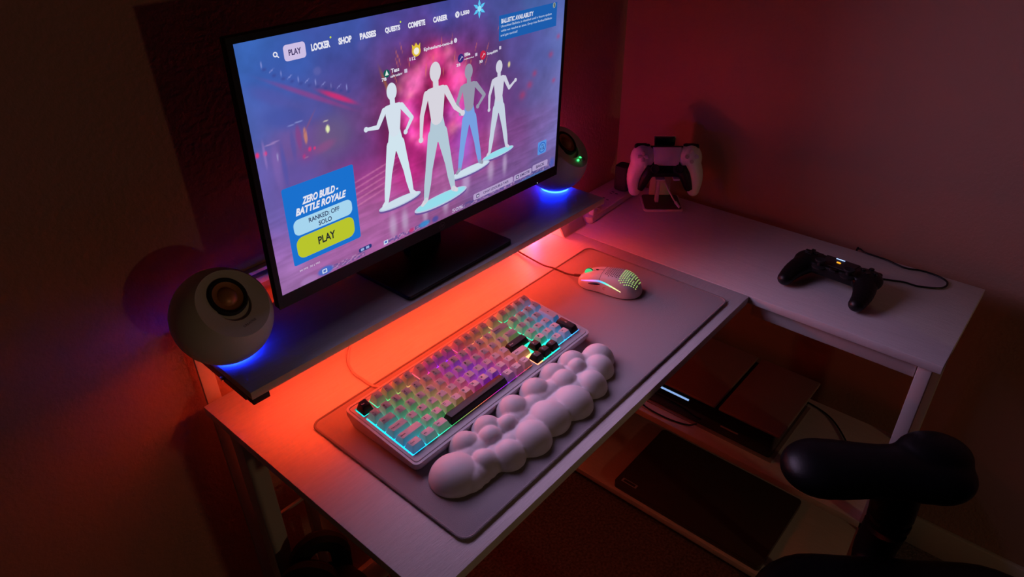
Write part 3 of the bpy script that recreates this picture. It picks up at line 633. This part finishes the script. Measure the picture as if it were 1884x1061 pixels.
# side light stripe, coloured along its length
sm = bpy.data.meshes.new('side_light'); P = []; stops = [(0, (.95, .25, 1.0)), (.30, (.80, .25, 1.0)), (.45, (.20, .40, 1.0)), (.62, (.10, .85, .75)), (.80, (.75, .95, .35)), (1, (1.0, .95, .45))]
def ramp(f_, st_):
    for (a, ca_), (b_, cb_) in zip(st_, st_[1:]):
        if f_ <= b_: k = (f_-a)/(b_-a); return [p_*(1-k)+q_*k for p_, q_ in zip(ca_, cb_)]
    return list(st_[-1][1])
vs, fs, cs = [], [], []; NS = 40
for i in range(NS+1):
    f_ = i/NS; tt = .90-.66*f_; a = PI-(.62-.34*max(0, (f_-.4)/.6)**1.3+.0*f_)
    p = msurf(tt, a); n_ = mnorm(tt, a); d = (msurf(tt-.01, a)-p).normalized(); sd = n_.cross(d).normalized(); r = .0017*math.sin(PI*min(1, max(.04, f_)))**.45 if f_ < .97 else .0008
    for k in range(8):
        q_ = MM @ (p+(math.cos(2*PI*k/8)*sd*r+math.sin(2*PI*k/8)*n_*r*.6)); vs.append(tuple(q_-Vector(ms['_o']))); cs += ramp(f_, stops)+[1]
for i in range(NS):
    for k in range(8): fs.append((i*8+k, i*8+(k+1) % 8, (i+1)*8+(k+1) % 8, (i+1)*8+k))
sm.from_pydata(vs, [], fs); ca = sm.color_attributes.new('pic', 'FLOAT_COLOR', 'POINT'); ca.data.foreach_set('color', cs); sm.materials.append(emis('mouse_side_glow', (1, 1, 1), 1.2, 'pic'))
so = bpy.data.objects.new('side_light', sm); COL.objects.link(so); so.parent = ms
b = new()
tube(b, [MM @ (msurf(tt, PI-.40)+Vector((0, 0, 0))) for tt in (.76, .70, .64, .58)], .0022, n=8, radii=lambda f_: .0022*max(.2, math.sin(PI*f_))**.5); obj('side_button', b, mat('navy_plastic', (.01, .01, .06), .3), ms)
b = new(); p = msurf(.50, PI-.22); n_ = mnorm(.50, PI-.22); q_ = frame(p+n_*.0003, (0, -1, 0), (0, 0, 1), (-1, 0, 0))
text(b, 'G', MM @ q_, .006, .007, .02); obj('logo', b, mat('pink_logo', (.5, .25, .28), .4), ms, smooth=False)
b = new(); tube(b, [MM @ Vector((0, .060, .009)), MM @ Vector((0, .075, .006)), (.641, .30, .0055), (.642, .33, .005), (.641, .355, .003), (.646, .395, .003), (.653, .436, .003), (.66, .47, .003)], .0019, radii=lambda f_: .0028 if f_ < .12 else .0017)
tag(obj('mouse_cable', b, mat('dark_red_cable', (.10, .05, .05), .7)), 'thin dark mouse cable running back under the shelf', 'cable')

# ------------------------------------------------------------------ speakers
def speaker(c, R, label, lit_=False):
    c = Vector(c); sp = thing('speaker', (c.x, c.y, ZS), label, 'speaker', None)
    n_ = Vector((.13, -.70, .70)).normalized(); X = Vector((-n_.y, n_.x, 0)).normalized(); Y = n_.cross(X); F = frame(c, X, Y, n_)
    ca = .68; fr = R*math.sqrt(1-ca*ca)
    b = new(); prof = [(0, -R)]+[(R*math.sin(th), R*math.cos(th)) for th in [PI-(PI-math.acos(ca))*k/30 for k in range(1, 30)]]+[(fr*1.0, ca*R), (fr*.985, ca*R+.0008), (fr*.6, ca*R-.0008), (R*.37, ca*R-.0012), (R*.37, ca*R-.006), (0, ca*R-.006)]
    lathe(b, prof, F, 64); 
    bmesh.ops.bisect_plane(b, geom=b.verts[:]+b.edges[:]+b.faces[:], plane_co=(0, 0, ZS+.0048), plane_no=(0, 0, -1), clear_outer=True)
    bmesh.ops.holes_fill(b, edges=[e for e in b.edges if e.is_boundary])
    obj('shell', b, cream_pl, sp)
    dz = ca*R; off = R*.17
    G = F @ Matrix.Translation((0, off, 0))
    b = new(); lathe(b, [(R*.30, dz-.001), (R*.31, dz+.0022), (R*.36, dz+.0028), (R*.395, dz+.001), (R*.395, dz-.004)], G, 48); obj('surround', b, black_mt, sp)
    b = new(); lathe(b, [(R*.31, dz+.001), (R*.25, dz-.0005), (R*.2, dz-.001), (R*.16, dz+.003), (R*.08, dz+.0055), (0, dz+.006)], G, 48); obj('cone', b, mat('copper_cone', (.55, .24, .09), .4, .2), sp, label='copper-brown speaker cone')
    b = new(); text(b, 'CREATIVE', F @ Matrix.Translation((0, -R*.50, dz+.0009)), .020, .0028, .02); obj('logo', b, mat('grey_print', (.2, .17, .16), .5), sp, smooth=False)
    b = new(); zc = ZS+.0022; rr_ = R*.42
    tube(b, [(c.x+rr_*math.cos(2*PI*k/48), c.y+rr_*math.sin(2*PI*k/48), zc) for k in range(48)], .0016, n=8, smooth=False, closed=True); obj('glow_ring', b, blue_led, sp, label='blue glowing light ring')
    b = new(); cyl(b, (c.x, c.y, ZS+.0002), (c.x, c.y, ZS+.0050), R*.37, n=48); obj('foot', b, black_mt, sp)
    if lit_:
        b = new(); lathe(b, [(.0058, 0), (.0058, .004), (.005, .005), (0, .005)], F @ Matrix.Translation((.006, -R*.52, dz-.0008)), 32); obj('volume_knob', b, grey_pl, sp)
        b = new(); ball(b, F @ Vector((-.006, -R*.47, dz+.001)), .0022, n=12); ball(b, F @ Vector((.0025, -R*.44, dz+.003)), (.0016, .0030, .0016), n=12); obj('power_light', b, emis('green_led', (.05, 1, .2), 2.2), sp, label='green power light')
    return sp
speaker((.033, .410, ZS+.060), .0645, 'left round white speaker glowing blue below, beside the monitor')
speaker((.737, .404, ZS+.061), .0625, 'right round white speaker behind the monitor edge, with green light', True)

# ------------------------------------------------------------------ small items at the right end of the shelf
hub = thing('desk_clock', (.80, .41, 0), 'small white wedge with a grey cloth face beside the shelf end', 'clock')
b = new(); t = new(); prof = [(.392, .0005), (.420, .046), (.432, .046), (.445, .0005)]
A = [t.verts.new((.758, y, z)) for y, z in prof]; B = [t.verts.new((.836, y, z)) for y, z in prof]
for k in range(4): t.faces.new((A[k], A[(k+1) % 4], B[(k+1) % 4], B[k]))
t.faces.new(A); t.faces.new(B); bmesh.ops.recalc_face_normals(t, faces=t.faces); bmesh.ops.bevel(t, geom=t.edges[:], offset=.0015, segments=2, affect='EDGES'); merge(b, t); obj('housing', b, white_pl, hub)
b = new(); nrm = Vector((0, -.0455, .028)).normalized(); upy = Vector((0, .028, .0455)).normalized(); HF = frame(Vector((.797, .4065, .0238))+nrm*-.0003, (1, 0, 0), upy, nrm)
prism(b, rpoly(-.038, .038, -.025, .025, .002, 4), 0, .0014, mx=HF, bev=.0004); obj('face_panel', b, grey_pl, hub)
PSA = math.radians(3); PS = Matrix.Translation((.845, .386, 0)) @ Matrix.Rotation(PSA, 4, 'Z')
ps = thing('power_strip', (.94, .43, 0), 'long white power strip on the desk behind the monitor shelf end', 'power strip')
b = new(); prism(b, rpoly(-.0, .195, 0, .05, .008, 5), .0004, .016, mx=PS, bev=.003); obj('body', b, white_pl, ps)
for k in range(3):
    for dx, dy in ((0, .030), (.009, .030), (.0045, .018)):
        b = new(); box(b, .055+.040*k+dx, .0575+.040*k+dx, dy, dy+.006, .0161, .0166, mx=PS); obj('socket_slot', b, black_pl, ps)
b = new(); box(b, .046, .051, .006, .030, .0162, .020, bev=.001, mx=PS); obj('switch', b, white_pl, ps)
pg = thing('plug', (.86, .398, .0165), 'small white plug with black top in the near end of the power strip', 'plug')
b = new(); box(b, .012, .026, .003, .015, .0166, .034, bev=.0015, mx=PS); obj('body', b, white_pl, pg)
b = new(); box(b, .016, .032, .006, .014, .0342, .0395, bev=.001, mx=PS); obj('connector', b, black_pl, pg)
b = new(); tube(b, [PS @ Vector((.031, .010, .037)), PS @ Vector((.03, .045, .045)), PS @ Vector((.0, .07, .03)), PS @ Vector((-.03, .075, .01))], .0016); obj('cord', b, white_pl, pg)
ad = thing('adapter', (1.02, .42, .0165), 'black power adapter block plugged into the strip beside the white controller', 'adapter')
b = new(); prism(b, rpoly(.158, .192, .006, .042, .009, 5), .0166, .076, mx=PS, bev=.004); obj('body', b, black_mt, ad)
b = new()
for k in range(5): tube(b, [PS @ Vector((.160+.006*k, .0055, .03)), PS @ Vector((.160+.006*k, .0055, .06))], .0005, n=6)
obj('grip_ribs', b, black_pl, ad)

# cable duct on the wall behind the monitor
b = new(); box(b, .10, .62, WY-.016, WY-.0005, .135, .147, bev=.002); box(b, .10, .62, WY-.012, WY-.0005, .152, .158, bev=.001)
tag(obj('cable_raceway', b, white_pl), 'white cable channel on the wall behind the monitor', 'cable channel')

# ------------------------------------------------------------------ game controllers
def remesh(bm, name, m, parent, vox=.0016, it=6, label=None):
    o = obj(name, bm, m, parent, label=label); r = o.modifiers.new('r', 'REMESH'); r.mode = 'VOXEL'; r.voxel_size = vox; r.use_smooth_shade = True
    s_ = o.modifiers.new('s', 'SMOOTH'); s_.factor = .5; s_.iterations = it; return o
def controller(F, name, label, white):
    """F: local X right, Y top edge, Z out of the face; origin at the centre"""
    root = thing(name, F.translation, label, 'game controller')
    def W_(x, y, z): return F @ Vector((x, y, z))
    shell = white_pl if white else black_pl; dk = black_pl
    b = new()
    for sg in (-1, 1):
        ball(b, W_(sg*.053, .016, -.004), ((.0255 if white else .027), .031, .017), mx=F)
        steps = 9
        for k in range(steps):
            f_ = k/(steps-1); x = .053+.012*f_+(.007 if white else .004)*math.sin(PI*f_); y = .010-.062*f_; z = -.006-.014*f_; r = .0238-.0085*f_
            ball(b, W_(sg*x, y, z), (r*.92, r, r*.82), mx=F, n=24)
    if white:
        for sg in (-1, 1): ball(b, W_(sg*.040, .019, -.004), (.018, .026, .0145), mx=F)
    if not white: box(b, -.056, .056, -.008, .040, -.016, .007, bev=.005, seg=3, mx=F)
    remesh(b, 'grip_shell', shell, root, label=None)
    if white:
        b = new(); box(b, -.050, .050, -.006, .043, -.018, .0045, bev=.006, seg=3, mx=F); box(b, -.042, .042, -.025, .004, -.018, .0040, bev=.008, seg=3, mx=F)
        for sg in (-1, 1):
            tube(b, [W_(sg*.032, -.004, -.001), W_(sg*.041, -.020, -.003), W_(sg*.049, -.038, -.010), W_(sg*.056, -.052, -.016)], .010, n=12, radii=lambda f_: .0145-.005*f_)
        remesh(b, 'center_body', dk, root, label='black centre section')
    # touchpad
    b = new(); w0, w1 = .031, .026
    prism(b, [(-w1, -.001), (w1, -.001), (w0, .039), (-w0, .039)], .0, .0086 if white else .0082, mx=F, bev=.0015); obj('touchpad', b, white_pl if white else mat('black_touchpad', (.02, .02, .022), .5), root)
    # direction pad and buttons
    zt = .0128; b = new()
    for a in range(4):
        q_ = F @ Matrix.Translation((-.053, .018, 0)) @ Matrix.Rotation(a*PI/2, 4, 'Z')
        prism(b, [(-.0034, .0045), (0, .001), (.0034, .0045), (.0034, .0115), (-.0034, .0115)], .004, zt+.0022, mx=q_, bev=.0006)
    obj('direction_pad', b, mat('pad_button', (.55, .52, .52), .25) if white else black_gl, root)
    for dx, dy in ((0, .0105), (.0105, 0), (0, -.0105), (-.0105, 0)):
        b = new(); cyl(b, W_(.053+dx, .018+dy, .004), W_(.053+dx, .018+dy, zt+.0016), .0044, n=24, bev=.0006); obj('button', b, mat('pad_button', (.55, .52, .52), .25) if white else black_gl, root)
    for sg in (-1, 1):
        b = new(); lathe(b, [(.0125, 0), (.0125, .002), (.009, .004), (.0045, .0045), (.0045, .011), (.0085, .012), (.0098, .0145), (.0088, .016), (.006, .0152), (0, .0148)], F @ Matrix.Translation((sg*.026, -.008, .0015)), 32); obj('thumbstick', b, black_mt, root)
        b = new(); box(b, sg*.053-.017, sg*.053+.017, .034, .047, -.010, .004, bev=.004, seg=3, mx=F); obj('shoulder_button', b, dk, root)
        b = new(); box(b, sg*.053-.014, sg*.053+.014, .034, .049, -.027, -.0105, bev=.005, seg=3, mx=F); obj('trigger', b, dk, root)
    b = new(); box(b, -.006, .006, -.0135, -.0095, .003, .0062 if white else .009, bev=.001, mx=F); obj('home_button', b, black_gl, root)
    if not white:
        b = new(); box(b, -.012, .004, .0335, .0355, .0076, .0088, bev=.0004, mx=F); obj('light_bar', b, emis('bar_glow', (.35, .5, 1), 2.2), root, label='pale blue light bar')
        b = new(); prism(b, rpoly(-.0058, .0018, .0180, .0215, .0016, 4), .008, .0094, mx=F); obj('charge_light', b, emis('amber_glow', (1, .33, .02), 1.6), root, label='amber charging light')
    return root
# white controller on its stand: right direction and facing in plan
dX = Vector((.62, -.785, 0)); dN = Vector((-.785, -.62, 0)); tl = math.radians(24)
cZ = (dN*math.cos(tl)+Vector((0, 0, 1))*math.sin(tl)); cY = (Vector((0, 0, 1))*math.cos(tl)-dN*math.sin(tl))
BC = Vector((1.030, .322, 0))
F1 = frame(BC+Vector((0, 0, .0995))+dN*.010, dX, cY, cZ)
controller(F1, 'gamepad', 'white and black game controller held upright on its stand in the corner', True)
stand = thing('controller_stand', BC, 'flat-based white stand holding the white game controller', 'controller stand')
BF = frame(BC, dX, -dN, (0, 0, 1))
b = new(); prism(b, rpoly(-.044, .044, -.040, .044, .009, 6), .0004, .0055, mx=BF, bev=.001); obj('base', b, white_pl, stand)
b = new(); prism(b, rpoly(-.041, .041, -.037, .041, .008, 6), .0056, .0062, mx=BF); obj('base_inlay', b, mat('dark_red_inlay', (.06, .02, .025), .4), stand, label='dark inlay sheet')
b = new(); box(b, -.015, -.007, -.002, .012, .0063, .068, bev=.001, mx=BF); obj('post', b, white_pl, stand)
b = new(); box(b, -.020, .000, -.020, .014, .066, .070, bev=.001, mx=BF); box(b, .018, .032, -.020, .012, .067, .071, bev=.001, mx=BF); box(b, -.020, .032, .010, .037, .064, .068, bev=.001, mx=BF); obj('cradle', b, white_pl, stand)
b = new(); box(b, -.024, .024, .038, .0435, .0063, .148, bev=.002, mx=BF); obj('back_plate', b, white_pl, stand)
b = new(); box(b, -.022, .022, .030, .0375, .127, .148, bev=.002, mx=BF); obj('top_clip', b, black_pl, stand)
b = new(); tube(b, [BF @ Vector((-.002, -.002, .066)), BF @ Vector((.012, -.012, .040)), BF @ Vector((.026, -.022, .018)), BF @ Vector((.034, -.030, .0095))], .0016); cyl(b, BF @ Vector((.027, -.023, .0175)), BF @ Vector((.036, -.033, .0085)), .0034, .003, n=12)
tag(obj('charging_cable', b, white_pl), 'short white charging cable hanging in front of the white stand', 'cable')

# black controller lying on the wing
tl2 = math.radians(-2)
X2 = Vector((-.05, -1, 0)).normalized(); Y2 = Vector((math.cos(tl2), 0, math.sin(tl2))); Y2 = (Y2-X2*Y2.dot(X2)).normalized(); Z2 = X2.cross(Y2); F2 = frame((.922, -.100, .0330), X2, Y2, Z2)
controller(F2, 'gamepad', 'black game controller lying on the right wing of the desk', False)
b = new(); tube(b, [F2 @ Vector((.0, .0495, -.006)), (.990, -.118, .012), (1.000, -.150, .003), (1.010, -.180, .0028), (1.018, -.2, .0028), (1.020, -.226, .0028), (1.040, -.258, .0028), (1.066, -.262, .0028), (1.080, -.245, .0028), (1.083, -.215, .0028), (1.074, -.185, .0028), (1.084, -.15, .0028), (1.087, -.11, .0028), (1.096, -.095, .0025), (1.103, -.088, -.02), (1.104, -.08, -.2)], .0018)
tag(obj('controller_cable', b, black_pl), 'black cable looping from the black controller over the desk back edge', 'cable')

# ------------------------------------------------------------------ console and laptop on the lower shelves
T1 = -.392
con = thing('game_console', (.93, .07, T1), 'game console lying flat on the shelf under the desk wing, lit pale blue', 'game console')
PXA, PXB, PYA, PYB = .832, 1.045, -.105, .268
b = new(); box(b, PXA+.006, PXB, PYA+.012, PYB, T1+.004, T1+.072, bev=.006, seg=3); obj('body', b, black_gl, con)
plate = mat('console_plate', (.30, .22, .22), .5)
for y0, y1 in ((PYA, .030), (.038, PYB+.008)):
    b = new(); box(b, PXA, PXB+.006, y0, y1, T1+.0725, T1+.080, bev=.003, seg=3); obj('top_plate', b, plate, con)
b = new(); box(b, PXA+.002, PXB+.006, PYA+.006, PYB+.006, T1+.0004, T1+.0038, bev=.001); obj('bottom_plate', b, plate, con)
b = new(); box(b, PXA+.0035, PXA+.0059, .100, .250, T1+.0565, T1+.0600); obj('light_bar', b, emis('console_glow', (.30, .48, .9), .9), con, label='pale blue light bar')
b = new(); box(b, PXA+.0035, PXA+.0059, -.02, .02, T1+.030, T1+.033); obj('usb_slot', b, grey_pl, con)
b = new(); tube(b, [(.836, .225, T1+.02), (.815, .20, T1+.006), (.812, .14, T1+.003), (.822, .09, T1+.003), (.83, .07, T1+.012)], .0018); tag(obj('console_cable', b, black_pl), 'black cable curling in front of the console on the shelf', 'cable')
b = new(); tube(b, [(1.05, -.02, T1+.02), (1.068, -.06, T1+.004), (1.05, -.14, T1+.003), (.99, -.20, T1+.003), (.93, -.235, T1+.003), (.86, -.26, T1+.003)], .0018); tag(obj('power_cable', b, black_pl), 'black cable trailing from the console back over the shelf', 'cable')
lp = thing('laptop', (.93, .055, -.69), 'closed dark laptop lying on the lowest shelf below the console', 'laptop')
T2 = -.690
b = new(); prism(b, rpoly(.808, 1.055, -.138, .252, .010, 5), T2+.0008, T2+.011, bev=.001); obj('base', b, mat('laptop_shell', (.07, .05, .05), .35), lp)
b = new(); prism(b, rpoly(.808, 1.055, -.138, .252, .010, 5), T2+.0114, T2+.019, bev=.001); lid = obj('lid', b, mat('laptop_shell', (.07, .05, .05), .35), lp)
b = new(); box(b, .822, .834, .195, .238, T2+.0191, T2+.0196); box(b, .8245, .8315, .200, .233, T2+.0196, T2+.0199, mi=1); obj('badge', b, [mat('badge_metal', (.5, .4, .4), .5), mat('badge_dark', (.05, .04, .04), .5)], lid)

# ------------------------------------------------------------------ backpack under the left side
bagm = mat('black_nylon', (.006, .006, .007), .9)
BG = Vector((.058, .334, FLOOR))
bk = thing('backpack', BG, 'black backpack with webbing loops standing under the left end of the desk', 'backpack')
b = new(); ball(b, BG+Vector((0, 0, .20)), (.085, .066, .21), n=32); ball(b, BG+Vector((.02, -.05, .14)), (.07, .045, .12), n=24); ball(b, BG+Vector((-.01, 0, .33)), (.065, .050, .10), n=24)
bmesh.ops.bisect_plane(b, geom=b.verts[:]+b.edges[:]+b.faces[:], plane_co=BG+Vector((0, 0, .002)), plane_no=(0, 0, -1), clear_outer=True)
bmesh.ops.holes_fill(b, edges=[e for e in b.edges if e.is_boundary]); remesh(b, 'bag_body', bagm, bk, .006, 4)
for (p0, p1, up_, r) in ((Vector((-.055, .030, .40)), Vector((-.015, -.015, .41)), .045, .017), (Vector((-.028, .040, .41)), Vector((.030, .015, .41)), .060, .017)):
    b = new(); mid = (p0+p1)/2+Vector((0, 0, up_)); tube(b, [BG+p0-Vector((0, 0, .04)), BG+p0+Vector((0, 0, up_*.55)), BG+mid, BG+p1+Vector((0, 0, up_*.55)), BG+p1-Vector((0, 0, .04))], r, n=10); obj('carry_loop', b, bagm, bk)

# ------------------------------------------------------------------ office chair
leather = mat('black_leather', (.0025, .0025, .004), .40, spec=.28, bump=.1, bscale=300)
fwd = Vector((-.59, .81, 0)).normalized(); side = Vector((.81, .59, 0)).normalized()   # side: toward the far armrest
AC = Vector((.655, -.312, -.101)); SC = AC-side*.27; SC.z = -.265
ch = thing('office_chair', (SC.x, SC.y, FLOOR), 'black padded office chair with rounded armrest pulled up beside the desk', 'chair')
CF = frame((0, 0, 0), fwd, side*-1, (0, 0, 1))
def CP(a, s_, z): return SC+fwd*a+side*s_+Vector((0, 0, z))
FX = frame(SC, fwd, -side, (0, 0, 1))
b = new(); prism(b, rpoly(-.25, .22, -.225, .225, .12, 8), -.055, .020, mx=FX, bev=.03, seg=5); obj('seat', b, leather, ch)
b = new(); BKF = frame(CP(-.27, 0, .36), -side, Vector((0, 0, 1))-fwd*.15, fwd+Vector((0, 0, .15)))
prism(b, rpoly(-.24, .24, -.33, .36, .12, 8), -.035, .035, mx=BKF, bev=.03, seg=5); obj('backrest', b, leather, ch)
for sg in (1, -1):
    b = new()
    for k in range(9):
        f_ = k/8; a = .100-.165*f_; r = .052+.004*math.cos(f_*6); ball(b, CP(a, sg*.27, .145), (.062, r, .034), mx=FX, n=24)
    ball(b, CP(-.070, sg*.292, .160), (.058, .046, .032), mx=FX, n=24)
    remesh(b, 'arm_pad', leather, ch, .004, 8)
    b = new(); tube(b, [CP(-.02, sg*.27, .13), CP(-.03, sg*.272, .04), CP(-.02, sg*.262, -.04), CP(0, sg*.20, -.068)], .03, n=16, radii=lambda f_: .036-.008*f_); obj('arm_post', b, black_pl, ch)
b = new(); cyl(b, CP(0, 0, -.058), CP(0, 0, -.36), .028, n=24); obj('gas_lift', b, black_pl, ch)
for k in range(5):
    a = 2*PI*k/5+.3; d = Vector((math.cos(a), math.sin(a), 0)); b = new(); base = Vector((SC.x, SC.y, FLOOR+.09))
    tube(b, [base+Vector((0, 0, .02)), base+d*.15+Vector((0, 0, .01)), base+d*.29], .018, n=10); obj('base_leg', b, black_pl, ch)
    b = new(); w0 = base+d*.285+Vector((0, 0, -.062)); s_ = Vector((-d.y, d.x, 0)); cyl(b, w0-s_*.02, w0+s_*.02, .027, n=20); cyl(b, w0, base+d*.285, .007, n=10); obj('caster', b, black_pl, ch)

# drop the temporary placement keys
for o in bpy.data.objects:
    if '_o' in o: del o['_o']
